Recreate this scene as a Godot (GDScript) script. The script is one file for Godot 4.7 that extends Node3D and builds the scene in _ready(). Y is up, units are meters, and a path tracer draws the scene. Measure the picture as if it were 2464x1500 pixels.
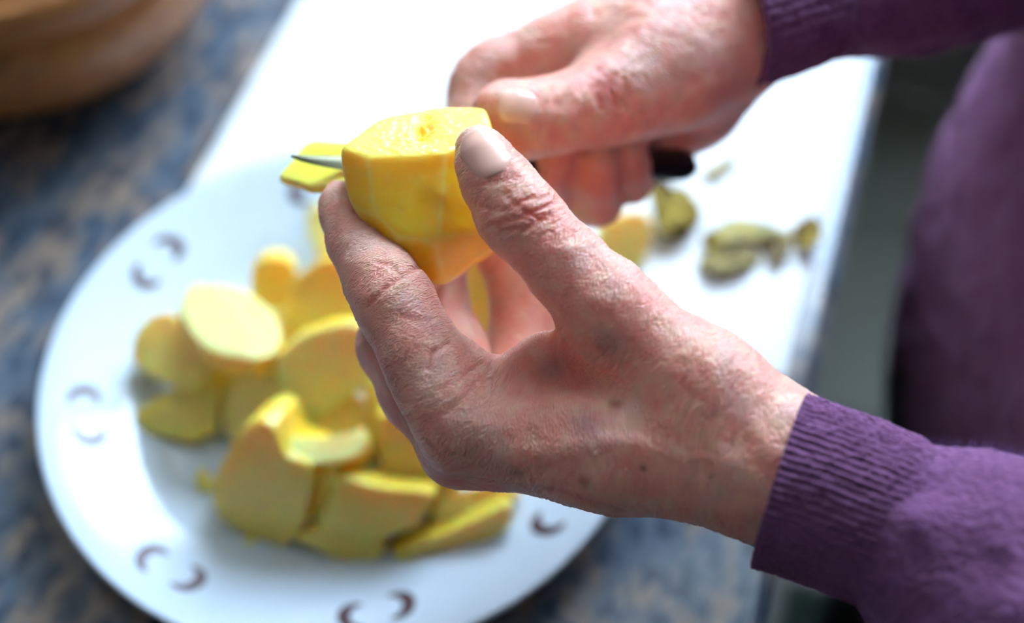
extends Node3D
# World: y up, metres. The worktop's front edge runs along z at x = EDGE; its top is at y = TOP.
const TOP := 0.9
const EDGE := 0.03
const FOCAL := 3400.0            # in pixels of the 2464 x 1500 frame
const EYE := Vector3(0, 1.412, 0)
const YAW := 16.8
const PITCH := -54.0
var lens: Basis                  # the photographer's axes
var yawed: Basis                 # the same, level
var rng := RandomNumberGenerator.new()
var names := {}

# ------------------------------------------------------------------ helpers
func at(px: float, py: float, d: float) -> Vector3:
	return EYE + lens * Vector3((px - 1232.0) / FOCAL * d, (750.0 - py) / FOCAL * d, -d)

func on_level(px: float, py: float, y: float) -> Vector3:
	var d := at(px, py, 1.0) - EYE
	return EYE + d * ((y - EYE.y) / d.y)

func on_plane(px: float, py: float, o: Vector3, n: Vector3) -> Vector3:
	var d := at(px, py, 1.0) - EYE
	return EYE + d * ((o - EYE).dot(n) / d.dot(n))

func numbered(called: String) -> String:
	var k: int = names.get(called, -1) + 1
	names[called] = k
	return called if k == 0 else "%s_%03d" % [called, k]

func tag(o: Node, label := "", category := "", group := "", kind := "") -> Node:
	if label: o.set_meta("label", label)
	if category: o.set_meta("category", category)
	if group: o.set_meta("group", group)
	if kind: o.set_meta("kind", kind)
	return o

func thing(called: String, where: Vector3) -> Node3D:
	var o := Node3D.new()
	o.name = numbered(called)
	add_child(o, true)
	o.position = where
	return o

func part(called: String, mesh: Mesh, mat: Material, parent: Node = self) -> MeshInstance3D:
	var o := MeshInstance3D.new()
	o.name = numbered(called) if parent == self else called
	o.mesh = mesh
	o.material_override = mat
	parent.add_child(o, true)
	return o

func mat(c: Color, rough := 0.6, spec := 0.5) -> StandardMaterial3D:
	var m := StandardMaterial3D.new()
	m.albedo_color = c
	m.roughness = rough
	m.metallic_specular = spec
	return m

func tinted(rough := 0.6, spec := 0.5) -> StandardMaterial3D:
	var m := mat(Color.WHITE, rough, spec)
	m.vertex_color_use_as_albedo = true
	return m

func lin(r: float, g: float, b: float) -> Color:
	return Color(r, g, b).srgb_to_linear()

func noise(freq: float, seed_ := 1, octaves := 3, kind := FastNoiseLite.TYPE_SIMPLEX_SMOOTH) -> FastNoiseLite:
	var n := FastNoiseLite.new()
	n.noise_type = kind
	n.frequency = freq
	n.seed = seed_
	n.fractal_octaves = octaves
	return n

func noise_map(n: FastNoiseLite, size := 512, normal := false) -> NoiseTexture2D:
	var t := NoiseTexture2D.new()
	t.width = size
	t.height = size
	t.seamless = true
	t.noise = n
	t.as_normal_map = normal
	return t

func mesh_of(v: PackedVector3Array, idx: PackedInt32Array, col := PackedColorArray(), uv := PackedVector2Array(), origin := Vector3.ZERO, add_to: ArrayMesh = null) -> ArrayMesh:
	var n := PackedVector3Array()
	n.resize(v.size())
	for i in range(0, idx.size(), 3):
		var a := idx[i]
		var b := idx[i + 1]
		var c := idx[i + 2]
		var f := (v[c] - v[a]).cross(v[b] - v[a])
		n[a] += f
		n[b] += f
		n[c] += f
	for i in n.size():
		n[i] = n[i].normalized()
	if origin != Vector3.ZERO:
		for i in v.size():
			v[i] -= origin
	var arr := []
	arr.resize(Mesh.ARRAY_MAX)
	arr[Mesh.ARRAY_VERTEX] = v
	arr[Mesh.ARRAY_NORMAL] = n
	arr[Mesh.ARRAY_INDEX] = idx
	if col.size(): arr[Mesh.ARRAY_COLOR] = col
	if uv.size(): arr[Mesh.ARRAY_TEX_UV] = uv
	var m := add_to if add_to else ArrayMesh.new()
	m.add_surface_from_arrays(Mesh.PRIMITIVE_TRIANGLES, arr)
	return m

# rings of equally many points -> skin with closed ends (a fan to each end's middle); counter-clockwise seen from the start looking along the path is turned by `flip`
func loft(rings: Array, cols: Array = [], origin := Vector3.ZERO, caps := true, flip := false) -> ArrayMesh:
	var v := PackedVector3Array()
	var c := PackedColorArray()
	var idx := PackedInt32Array()
	var n: int = rings[0].size()
	for r in rings.size():
		v.append_array(rings[r])
		if cols.size():
			for k in n: c.append(cols[r] if cols[r] is Color else cols[r][k])
	for r in rings.size() - 1:
		for k in n:
			var a := r * n + k
			var b := r * n + (k + 1) % n
			if flip: idx.append_array([a, a + n, b, b, a + n, b + n])
			else: idx.append_array([a, b, a + n, b, b + n, a + n])
	if caps:
		for e in 2:
			var r := 0 if e == 0 else rings.size() - 1
			var m := Vector3.ZERO
			for p in rings[r]: m += p / n
			var mid := v.size()
			v.append(m)
			if cols.size(): c.append(cols[r] if cols[r] is Color else cols[r][0])
			for k in n:
				var a := r * n + k
				var b := r * n + (k + 1) % n
				if (e == 0) == flip: idx.append_array([mid, a, b])
				else: idx.append_array([mid, b, a])
	var vol := 0.0
	for i in range(0, idx.size(), 3): vol += (v[idx[i]] - v[0]).dot((v[idx[i + 1]] - v[0]).cross(v[idx[i + 2]] - v[0]))
	if vol > 0.0: idx.reverse()
	return mesh_of(v, idx, c, PackedVector2Array(), origin)

# profile of (radius, height) turned round y
func lathe(profile: PackedVector2Array, n := 96, wobble := 0.0) -> ArrayMesh:
	var rings := []
	for p in profile:
		var ring := PackedVector3Array()
		for k in n:
			var a := TAU * k / n
			var r := p.x * (1.0 + wobble * sin(a * 5.0 + p.y * 90.0))
			ring.append(Vector3(cos(a) * r, p.y, sin(a) * r))
		rings.append(ring)
	return loft(rings, [], Vector3.ZERO, true, false)

func round_box(size: Vector3, bevel: float, centre := Vector3.ZERO) -> ArrayMesh:
	var st := SurfaceTool.new()
	st.begin(Mesh.PRIMITIVE_TRIANGLES)
	var h := size / 2.0
	bevel = minf(bevel, minf(h.x, minf(h.y, h.z)) * 0.98)
	var q := h - Vector3.ONE * bevel
	for ax in 3:
		for s in [-1.0, 1.0]:
			var u := (ax + 1) % 3
			var w := (ax + 2) % 3
			var c := []
			for k in [[-1, -1], [1, -1], [1, 1], [-1, 1]]:
				var p := Vector3.ZERO
				p[ax] = s * h[ax]
				p[u] = k[0] * q[u]
				p[w] = k[1] * q[w]
				c.append(p + centre)
			quad(st, c, centre)
	for ax in 3:      # edges along ax
		var u := (ax + 1) % 3
		var w := (ax + 2) % 3
		for su in [-1.0, 1.0]:
			for sw in [-1.0, 1.0]:
				var c := []
				for k in [[0, -1], [0, 1], [1, 1], [1, -1]]:
					var p := Vector3.ZERO
					p[ax] = k[1] * q[ax]
					p[u] = su * (h[u] if k[0] == 0 else q[u])
					p[w] = sw * (q[w] if k[0] == 0 else h[w])
					c.append(p + centre)
				quad(st, c, centre)
	for sx in [-1.0, 1.0]:
		for sy in [-1.0, 1.0]:
			for sz in [-1.0, 1.0]:
				var a := Vector3(sx * h.x, sy * q.y, sz * q.z) + centre
				var b := Vector3(sx * q.x, sy * h.y, sz * q.z) + centre
				var c := Vector3(sx * q.x, sy * q.y, sz * h.z) + centre
				tri(st, a, b, c, centre)
	st.generate_normals()
	return st.commit()

func tri(st: SurfaceTool, a: Vector3, b: Vector3, c: Vector3, inside: Vector3) -> void:
	st.set_smooth_group(-1)
	for p in ([a, b, c] if (c - a).cross(b - a).dot(a - inside) > 0 else [a, c, b]): st.add_vertex(p)

func quad(st: SurfaceTool, c: Array, inside: Vector3) -> void:
	tri(st, c[0], c[1], c[2], inside)
	tri(st, c[0], c[2], c[3], inside)

# a closed smooth outline through the given points
func smooth_outline(pts: Array, n: int, sharp := 0.0) -> Array:
	var out := []
	var m := pts.size()
	for k in n:
		var f := float(k) / n * m
		var i := int(f)
		var t := f - i
		var a = pts[(i + m - 1) % m]
		var b = pts[i % m]
		var c = pts[(i + 1) % m]
		var d = pts[(i + 2) % m]
		var s = b.cubic_interpolate(c, a, d, t)
		out.append(s.lerp(b.lerp(c, t), sharp))
	return out

# ------------------------------------------------------------------ soft bodies: round cones joined by smooth minimum, meshed as surface nets
class Field:
	var A := PackedVector3Array()
	var BA := PackedVector3Array()
	var INV := PackedFloat32Array()
	var RA := PackedFloat32Array()
	var DR := PackedFloat32Array()
	var G := PackedInt32Array()
	var K := PackedFloat32Array()
	var S := PackedFloat32Array()
	var L := PackedFloat32Array()
	var KB := 0.007
	var GUIDE := PackedByteArray()      # whether the lines of the skin follow this bone
	var all := PackedInt32Array()
	var ref := Vector3.UP
	# after meshing
	var V := PackedVector3Array()
	var Q := PackedInt32Array()
	var AX := PackedVector3Array()
	var UV := PackedVector2Array()
	var lists := []
	var vlist := PackedInt32Array()

	func bone(g: int, a: Vector3, b: Vector3, ra: float, rb: float, k := 0.006, s := 0.0, guide := true) -> void:
		GUIDE.append(1 if guide else 0)
		all.append(A.size())
		A.append(a)
		BA.append(b - a)
		INV.append(1.0 / maxf((b - a).length_squared(), 1e-12))
		RA.append(ra)
		DR.append(rb - ra)
		G.append(g)
		K.append(k)
		S.append(s)
		L.append((b - a).length())

	func dist(i: int, p: Vector3) -> float:
		var pa := p - A[i]
		var t := clampf(pa.dot(BA[i]) * INV[i], 0.0, 1.0)
		return (pa - BA[i] * t).length() - RA[i] - DR[i] * t

	func ev(p: Vector3, list: PackedInt32Array) -> float:
		var body := 1e6
		var fin := 1e6
		var cur := 1e6
		var g := 0
		for i in list:
			if G[i] != g:
				if g == 0: body = cur
				else:
					var hh := maxf(KB - absf(cur - body), 0.0) / KB
					fin = minf(fin, minf(cur, body) - hh * hh * KB * 0.25)
				cur = 1e6
				g = G[i]
			var pa := p - A[i]
			var ba := BA[i]
			var t := clampf(pa.dot(ba) * INV[i], 0.0, 1.0)
			var d := (pa - ba * t).length() - RA[i] - DR[i] * t
			var k := K[i]
			var h := maxf(k - absf(cur - d), 0.0) / k
			cur = minf(cur, d) - h * h * k * 0.25
		if g == 0: body = cur
		else:
			var hh := maxf(KB - absf(cur - body), 0.0) / KB
			fin = minf(fin, minf(cur, body) - hh * hh * KB * 0.25)
		return minf(body, fin)

	func grad(p: Vector3) -> Vector3:
		var e := 0.0004
		return Vector3(ev(p + Vector3(e, 0, 0), all) - ev(p - Vector3(e, 0, 0), all), ev(p + Vector3(0, e, 0), all) - ev(p - Vector3(0, e, 0), all), ev(p + Vector3(0, 0, e), all) - ev(p - Vector3(0, 0, e), all)).normalized()

	# first point of the surface from `from` towards `to`
	func hit(from: Vector3, dir: Vector3, start := 0.25) -> Vector3:
		var t := start
		for k in 80:
			var d := ev(from + dir * t, all)
			if d < 0.00005: break
			t += d * 0.9
		return from + dir * t

	func build(cell: float) -> void:
		var lo := Vector3.ONE * 1e6
		var hi := -lo
		for i in A.size():
			for e in 2:
				var c := A[i] + BA[i] * e
				var r := RA[i] + DR[i] * e + cell * 2.0 + K[i] * 0.7 + 0.002
				lo = lo.min(c - Vector3.ONE * r)
				hi = hi.max(c + Vector3.ONE * r)
		var N := 8
		var bs := cell * N
		var nb := ((hi - lo) / bs).ceil()
		var nx := int(nb.x) * N + 2
		var ny := int(nb.y) * N + 2
		var R := bs * 0.87 + cell
		var ids := {}
		var edges := PackedInt32Array()
		var W := N + 1
		var val := PackedFloat32Array()
		val.resize(W * W * W)
		for bz in int(nb.z):
			for by in int(nb.y):
				for bx in int(nb.x):
					var o := lo + Vector3(bx, by, bz) * bs
					var c := o + Vector3.ONE * bs * 0.5
					var near := PackedInt32Array()
					var dm := 1e6
					for i in all:
						var d := dist(i, c)
						dm = minf(dm, d)
						if d < R + 1.4 * K[i] + KB + cell: near.append(i)
					if near.is_empty() or dm > R + 0.03: continue
					var whole := ev(c, near)
					if whole > R + 0.006 or whole < -R - 0.006: continue
					var w := 0
					var any_in := false
					var any_out := false
					for z in W:
						for y in W:
							for x in W:
								var d := ev(o + Vector3(x, y, z) * cell, near)
								val[w] = d
								if d < 0.0: any_in = true
								else: any_out = true
								w += 1
					if not (any_in and any_out): continue
					lists.append(near)
					for z in N:
						for y in N:
							for x in N:
								var b := (z * W + y) * W + x
								var v0 := val[b]
								var v1 := val[b + 1]
								var v2 := val[b + W]
								var v3 := val[b + W + 1]
								var v4 := val[b + W * W]
								var v5 := val[b + W * W + 1]
								var v6 := val[b + W * W + W]
								var v7 := val[b + W * W + W + 1]
								var m := int(v0 < 0) + int(v1 < 0) + int(v2 < 0) + int(v3 < 0) + int(v4 < 0) + int(v5 < 0) + int(v6 < 0) + int(v7 < 0)
								if m == 0 or m == 8: continue
								var sum := Vector3.ZERO
								var cnt := 0
								if (v0 < 0) != (v1 < 0):
									sum += Vector3(v0 / (v0 - v1), 0, 0); cnt += 1
								if (v2 < 0) != (v3 < 0):
									sum += Vector3(v2 / (v2 - v3), 1, 0); cnt += 1
								if (v4 < 0) != (v5 < 0):
									sum += Vector3(v4 / (v4 - v5), 0, 1); cnt += 1
								if (v6 < 0) != (v7 < 0):
									sum += Vector3(v6 / (v6 - v7), 1, 1); cnt += 1
								if (v0 < 0) != (v2 < 0):
									sum += Vector3(0, v0 / (v0 - v2), 0); cnt += 1
								if (v1 < 0) != (v3 < 0):
									sum += Vector3(1, v1 / (v1 - v3), 0); cnt += 1
								if (v4 < 0) != (v6 < 0):
									sum += Vector3(0, v4 / (v4 - v6), 1); cnt += 1
								if (v5 < 0) != (v7 < 0):
									sum += Vector3(1, v5 / (v5 - v7), 1); cnt += 1
								if (v0 < 0) != (v4 < 0):
									sum += Vector3(0, 0, v0 / (v0 - v4)); cnt += 1
								if (v1 < 0) != (v5 < 0):
									sum += Vector3(1, 0, v1 / (v1 - v5)); cnt += 1
								if (v2 < 0) != (v6 < 0):
									sum += Vector3(0, 1, v2 / (v2 - v6)); cnt += 1
								if (v3 < 0) != (v7 < 0):
									sum += Vector3(1, 1, v3 / (v3 - v7)); cnt += 1
								var id := ((bz * N + z) * ny + by * N + y) * nx + bx * N + x
								ids[id] = V.size()
								V.append(o + (Vector3(x, y, z) + sum / cnt) * cell)
								vlist.append(lists.size() - 1)
								if (v0 < 0) != (v1 < 0): edges.append_array([id, 0 if v0 < 0 else 1])
								if (v0 < 0) != (v2 < 0): edges.append_array([id, 2 if v0 < 0 else 3])
								if (v0 < 0) != (v4 < 0): edges.append_array([id, 4 if v0 < 0 else 5])
		var sx := 1
		var sy := nx
		var sz := nx * ny
		for e in range(0, edges.size(), 2):
			var id := edges[e]
			var kind := edges[e + 1]
			var u := sy
			var w := sz
			if kind >= 4:
				u = sx; w = sy
			elif kind >= 2:
				u = sz; w = sx
			if not (ids.has(id - u) and ids.has(id - w) and ids.has(id - u - w)): continue
			if kind % 2 == 0: Q.append_array([ids[id], ids[id - w], ids[id - u - w], ids[id - u]])
			else: Q.append_array([ids[id], ids[id - u], ids[id - u - w], ids[id - w]])

	# which way the skin runs at every vertex, and how far along and across
	func directions() -> void:
		AX.resize(V.size())
		UV.resize(V.size())
		for n in V.size():
			var p := V[n]
			var list: PackedInt32Array = lists[vlist[n]]
			var ds := PackedFloat32Array()
			var dm := 1e6
			for i in list:
				var d := dist(i, p)
				ds.append(d)
				if GUIDE[i]: dm = minf(dm, d)
			var ax := Vector3.ZERO
			var uv := Vector2.ZERO
			var tot := 0.0
			for j in list.size():
				var i := list[j]
				var e := (ds[j] - dm) / 0.005
				if e > 5.0 or not GUIDE[i]: continue
				var w := exp(-e)
				var a := BA[i] / maxf(L[i], 1e-6)
				ax += a * w
				uv += w * Vector2(S[i] + (p - A[i]).dot(a), (p - A[i]).dot(a.cross(ref).normalized()))
				tot += w
			AX[n] = ax.normalized()
			UV[n] = uv / maxf(tot, 1e-6)

	func refine() -> void:
		var mids := {}
		var nq := PackedInt32Array()
		var big := 1 << 24
		for q in range(0, Q.size(), 4):
			var m := PackedInt32Array([0, 0, 0, 0])
			for k in 4:
				var a := Q[q + k]
				var b := Q[q + (k + 1) % 4]
				var key := mini(a, b) * big + maxi(a, b)
				if not mids.has(key):
					mids[key] = V.size()
					V.append((V[a] + V[b]) * 0.5)
					AX.append((AX[a] + AX[b]) * 0.5)
					UV.append((UV[a] + UV[b]) * 0.5)
				m[k] = mids[key]
			var c := V.size()
			V.append((V[Q[q]] + V[Q[q + 1]] + V[Q[q + 2]] + V[Q[q + 3]]) * 0.25)
			AX.append((AX[Q[q]] + AX[Q[q + 1]] + AX[Q[q + 2]] + AX[Q[q + 3]]) * 0.25)
			UV.append((UV[Q[q]] + UV[Q[q + 1]] + UV[Q[q + 2]] + UV[Q[q + 3]]) * 0.25)
			for k in 4:
				nq.append_array([Q[q + k], m[k], c, m[(k + 3) % 4]])
		Q = nq
		relax(2)

	func relax(times: int) -> void:
		for t in times:
			var s := PackedVector3Array()
			var w := PackedFloat32Array()
			s.resize(V.size())
			w.resize(V.size())
			for q in range(0, Q.size(), 4):
				var m := (V[Q[q]] + V[Q[q + 1]] + V[Q[q + 2]] + V[Q[q + 3]]) * 0.25
				for k in 4:
					s[Q[q + k]] += m
					w[Q[q + k]] += 1.0
			for i in V.size():
				if w[i] > 0.0: V[i] = s[i] / w[i]

	func normals() -> PackedVector3Array:
		var n := PackedVector3Array()
		n.resize(V.size())
		for q in range(0, Q.size(), 4):
			var f := (V[Q[q + 3]] - V[Q[q + 1]]).cross(V[Q[q + 2]] - V[Q[q]])
			for k in 4: n[Q[q + k]] += f
		for i in n.size(): n[i] = n[i].normalized()
		return n

	func triangles() -> PackedInt32Array:
		var t := PackedInt32Array()
		for q in range(0, Q.size(), 4):
			t.append_array([Q[q], Q[q + 1], Q[q + 2], Q[q], Q[q + 2], Q[q + 3]])
		return t

# joints are given as [pixel x, pixel y, depth in metres, radius in pixels]
func joint(j: Array) -> Vector3:
	return at(j[0], j[1], j[2])

func chain(f: Field, g: int, js: Array, k := 0.006, s := 0.0, guide := true) -> void:
	for i in js.size() - 1:
		var a := joint(js[i])
		var b := joint(js[i + 1])
		f.bone(g, a, b, js[i][3] * js[i][2] / FOCAL, js[i + 1][3] * js[i + 1][2] / FOCAL, k, s, guide)
		s += a.distance_to(b)

func skin_point(f: Field, px: float, py: float) -> Vector3:
	return f.hit(EYE, (at(px, py, 1.0) - EYE).normalized())

# ------------------------------------------------------------------ the scene
func _ready() -> void:
	rng.seed = 7
	yawed = Basis(Vector3.UP, deg_to_rad(YAW))
	lens = yawed * Basis(Vector3.RIGHT, deg_to_rad(PITCH))
	view_and_light()
	room()
	worktop()
	board()
	plate()
	bowl()
	potato_pile()
	peelings()
	held_potato()
	knife()
	person()

func view_and_light() -> void:
	var cam := Camera3D.new()
	cam.name = "camera"
	var a := CameraAttributesPhysical.new()
	a.frustum_focal_length = 79.35
	a.frustum_near = 0.02
	a.frustum_far = 50.0
	a.exposure_aperture = 5.6
	a.frustum_focus_distance = 0.402
	cam.attributes = a
	add_child(cam)
	cam.fov = rad_to_deg(2.0 * atan(750.0 / FOCAL))
	cam.transform = Transform3D(lens, EYE)
	cam.current = true
	var sky_mat := ProceduralSkyMaterial.new()
	sky_mat.sky_top_color = Color(0.55, 0.68, 0.9)
	sky_mat.sky_horizon_color = Color(0.85, 0.9, 0.97)
	sky_mat.ground_bottom_color = Color(0.4, 0.42, 0.38)
	sky_mat.ground_horizon_color = Color(0.7, 0.74, 0.72)
	var sky := Sky.new()
	sky.sky_material = sky_mat
	var env := Environment.new()
	env.background_mode = Environment.BG_SKY
	env.sky = sky
	env.background_energy_multiplier = 4.0
	env.tonemap_mode = Environment.TONE_MAPPER_LINEAR
	env.tonemap_exposure = 1.35
	env.sdfgi_enabled = true
	env.ssao_enabled = true
	env.ssil_enabled = true
	var we := WorldEnvironment.new()
	we.name = "environment"
	we.environment = env
	add_child(we)
	var win := AreaLight3D.new()          # the daylight that the window lets in
	win.name = "window_daylight"
	win.area_size = Vector2(0.8, 0.9)
	win.light_color = Color(0.80, 0.90, 1.0)
	win.light_energy = 40.0
	win.area_range = 12.0
	win.shadow_enabled = true
	add_child(win)
	win.position = Vector3(0.05, 1.88, -1.46)

func room() -> void:
	var plaster := mat(Color(0.56, 0.53, 0.50), 0.9, 0.3)
	var white := mat(Color(0.70, 0.69, 0.67), 0.5)
	var floor_m := mat(Color(0.30, 0.30, 0.25), 0.55)
	# tiles of the floor, each with its own edges
	var f := thing("floor", Vector3(0.9, 0, 0.1))
	tag(f, "grey tiled kitchen floor far below the worktop edge", "floor", "", "structure")
	part("grout", round_box(Vector3(3.2, 0.08, 3.6), 0.004, Vector3(0, -0.046, 0)), mat(Color(0.27, 0.28, 0.25), 0.9), f)
	var tile := round_box(Vector3(0.296, 0.012, 0.296), 0.002)
	for i in 10:
		for j in 11:
			var p := Vector3(-1.36 + i * 0.3, -0.006, -1.5 + j * 0.3)
			var t := part("tile", tile, floor_m, f)
			t.position = p
	var wall := func(called: String, lo: Vector3, hi: Vector3):
		var b := part(called, round_box(hi - lo, 0.002), plaster)
		b.position = (lo + hi) / 2
		tag(b, "plain pale plastered kitchen wall", "wall", "", "structure")
		return b
	wall.call("wall_left", Vector3(-0.75, 0, -1.6), Vector3(-0.65, 2.5, 1.9))
	wall.call("wall_right", Vector3(2.5, 0, -1.6), Vector3(2.6, 2.5, 1.9))
	wall.call("wall_front", Vector3(-0.65, 0, 1.8), Vector3(2.5, 2.5, 1.9))
	var back := thing("wall_back", Vector3(0, 0, -1.55))
	tag(back, "plain pale plastered kitchen wall around the window", "wall", "", "structure")
	for r in [[-0.65, -0.45, 0.0, 2.5], [0.55, 2.5, 0.0, 2.5], [-0.45, 0.55, 0.0, 1.33], [-0.45, 0.55, 2.43, 2.5]]:
		var q := part("plaster", round_box(Vector3(r[1] - r[0], r[3] - r[2], 0.1), 0.001), plaster, back)
		q.position = Vector3((r[0] + r[1]) / 2, (r[2] + r[3]) / 2, 0)
	var rug := part("floor_mat", round_box(Vector3(0.62, 0.012, 1.25), 0.005), mat(Color(0.05, 0.10, 0.07), 0.95))
	rug.position = Vector3(0.4, 0.006, -0.1)
	tag(rug, "dark green floor mat far below the worktop's edge, under the near sleeve", "mat")
	var c := part("ceiling", round_box(Vector3(3.25, 0.1, 3.5), 0.002), white)
	c.position = Vector3(0.925, 2.55, 0.15)
	tag(c, "plain white kitchen ceiling", "ceiling", "", "structure")
	var w := thing("window_1", Vector3(0.05, 1.33, -1.55))
	tag(w, "white framed kitchen window letting in the daylight", "window", "", "structure")
	for r in [[0, 0.02, 1.0, 0.04], [0, 1.08, 1.0, 0.04], [-0.48, 0.55, 0.04, 1.02], [0.48, 0.55, 0.04, 1.02]]:
		var b := part("window_frame", round_box(Vector3(r[2], r[3], 0.06), 0.004), white, w)
		b.position = Vector3(r[0], r[1], 0)
	var glass := mat(Color(1, 1, 1, 0.05), 0.02)
	glass.transparency = BaseMaterial3D.TRANSPARENCY_ALPHA
	var g := part("pane", round_box(Vector3(0.92, 1.02, 0.005), 0.001), glass, w)
	g.position = Vector3(0, 0.55, 0)

func granite() -> StandardMaterial3D:
	var n := 768
	var im := Image.create(n, n, false, Image.FORMAT_RGB8)
	var coarse := noise(0.011, 3, 3).get_seamless_image(n, n)
	var mid := noise(0.028, 9, 3).get_seamless_image(n, n)
	var fine := noise(0.11, 5, 2).get_seamless_image(n, n)
	var blue := lin(0.33, 0.38, 0.43)
	var dark := lin(0.18, 0.22, 0.28)
	var brown := lin(0.49, 0.44, 0.40)
	var pink := lin(0.55, 0.48, 0.43)
	for y in n:
		for x in n:
			var a := coarse.get_pixel(x, y).r
			var b := mid.get_pixel(x, y).r
			var c := fine.get_pixel(x, y).r
			var col := blue.lerp(brown, smoothstep(0.36, 0.70, a * 0.6 + b * 0.4))
			col = col.lerp(pink, smoothstep(0.56, 0.72, b) * smoothstep(0.4, 0.65, a) * 0.8)
			col = col.lerp(dark, smoothstep(0.52, 0.75, 1.0 - b) * 0.75)
			col = col * (0.72 + 0.56 * c)
			im.set_pixel(x, y, col.linear_to_srgb())
	var m := mat(Color.WHITE, 0.16, 0.5)
	m.albedo_texture = ImageTexture.create_from_image(im)
	m.uv1_triplanar = true
	m.uv1_world_triplanar = true
	m.uv1_scale = Vector3(3.6, 2.4, 2.1)
	return m

func worktop() -> void:
	var stone := granite()
	var o := part("worktop", round_box(Vector3(0.675, 0.035, 3.0), 0.006), stone)
	o.position = Vector3(EDGE - 0.3375, TOP - 0.0175, 0.0)
	tag(o, "polished blue and brown speckled granite kitchen worktop under the plate", "worktop")
	var cab := thing("base_cabinet", Vector3(-0.33, 0, 0))
	tag(cab, "dark green kitchen base cabinet beneath the granite worktop", "cabinet")
	var paint := mat(Color(0.08, 0.15, 0.11), 0.5)
	part("carcass", round_box(Vector3(0.6, 0.765, 2.98), 0.003, Vector3(-0.015, 0.4825, 0)), paint, cab)
	part("plinth", round_box(Vector3(0.54, 0.1, 2.96), 0.003, Vector3(-0.03, 0.05, 0)), mat(Color(0.05, 0.06, 0.05)), cab)
	for k in 5:
		var d := part("door", round_box(Vector3(0.02, 0.74, 0.585), 0.004, Vector3(0.297, 0.485, -1.19 + k * 0.595)), paint, cab)
		part("handle", round_box(Vector3(0.02, 0.014, 0.14), 0.005, Vector3(0.316, 0.76, -1.19 + k * 0.595)), mat(Color(0.6, 0.6, 0.6), 0.3), d)

func board() -> void:
	var m := mat(Color(0.93, 0.93, 0.91), 0.5)
	m.heightmap_enabled = true
	m.heightmap_scale = 0.03
	m.heightmap_texture = noise_map(noise(0.03, 21, 3))
	m.uv1_triplanar = true
	m.uv1_scale = Vector3(9, 9, 30)
	var o := part("cutting_board", round_box(Vector3(0.292, 0.005, 0.52), 0.002), m)
	o.position = Vector3(-0.129, TOP + 0.0025, -0.352 - 0.26)
	tag(o, "large white cutting board lying on the granite behind the plate", "cutting board")

const PLATE := Vector3(-0.160, TOP, -0.290)

func plate_height(r: float) -> float:      # of the glaze above the worktop
	if r < 0.068: return 0.0075 + 0.0005 * r / 0.068
	if r < 0.09:
		var t := (r - 0.068) / 0.022
		return 0.008 + 0.0065 * t * t * (1.35 - 0.35 * t)
	return 0.0145 + (r - 0.09) * 0.33 - maxf(0.0, r - 0.118) * 0.1

func plate() -> void:
	var o := thing("plate", PLATE)
	tag(o, "round white porcelain plate with brown crescent motifs holding potato pieces", "plate")
	var prof := PackedVector2Array()
	for k in 41: prof.append(Vector2(0.001 + 0.1225 * k / 40.0, plate_height(0.001 + 0.1225 * k / 40.0)))
	var h := plate_height(0.1235)
	prof.append_array([Vector2(0.1244, h + 0.0002), Vector2(0.125, h - 0.0006), Vector2(0.1251, h - 0.0016), Vector2(0.1244, h - 0.0026), Vector2(0.122, h - 0.0036)])
	prof.append_array([Vector2(0.105, h - 0.0106), Vector2(0.09, 0.0102), Vector2(0.075, 0.0046), Vector2(0.057, 0.0022), Vector2(0.055, 0.0002), Vector2(0.0515, 0.0), Vector2(0.05, 0.002), Vector2(0.02, 0.002), Vector2(0.001, 0.002)])
	var glaze := mat(Color(0.81, 0.86, 0.90), 0.07, 0.6)
	part("dish", lathe(prof, 160), glaze, o)
	var print_m := mat(Color(0.27, 0.13, 0.14), 0.3)
	# each printed motif is a pair of crescents that face each other along the rim
	for k in 8:
		var a := deg_to_rad(153.0 + k * 45.0)
		var v := PackedVector3Array()
		var idx := PackedInt32Array()
		for s in [-1.0, 1.0]:
			var base := v.size()
			var n := 26
			for i in n + 1:
				var t := -1.0 + 2.0 * i / n
				var ang := t * 1.95
				var w: float = 0.0046 * pow(maxf(0.0, 1.0 - t * t), 0.75) + 0.00008
				for e in [-1.0, 1.0]:
					var rad: float = 0.0058 + e * w * 0.5 - 0.0008 * (1.0 - absf(t))
					# along the rim (u) and outwards (r); the arc's back faces away from its partner
					var u: float = s * (0.0068 + cos(ang) * rad * 1.1)
					var r: float = 0.1065 + sin(ang) * rad * 0.95 + s * 0.001
					var b := a + u / r
					v.append(Vector3(cos(b) * r, plate_height(r) + 0.00012, sin(b) * r))
			for i in n:
				var q := base + i * 2
				idx.append_array([q, q + 1, q + 2, q + 1, q + 3, q + 2] if s > 0 else [q, q + 2, q + 1, q + 1, q + 2, q + 3])
		part("printed_motif", mesh_of(v, idx), print_m, o)

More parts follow.
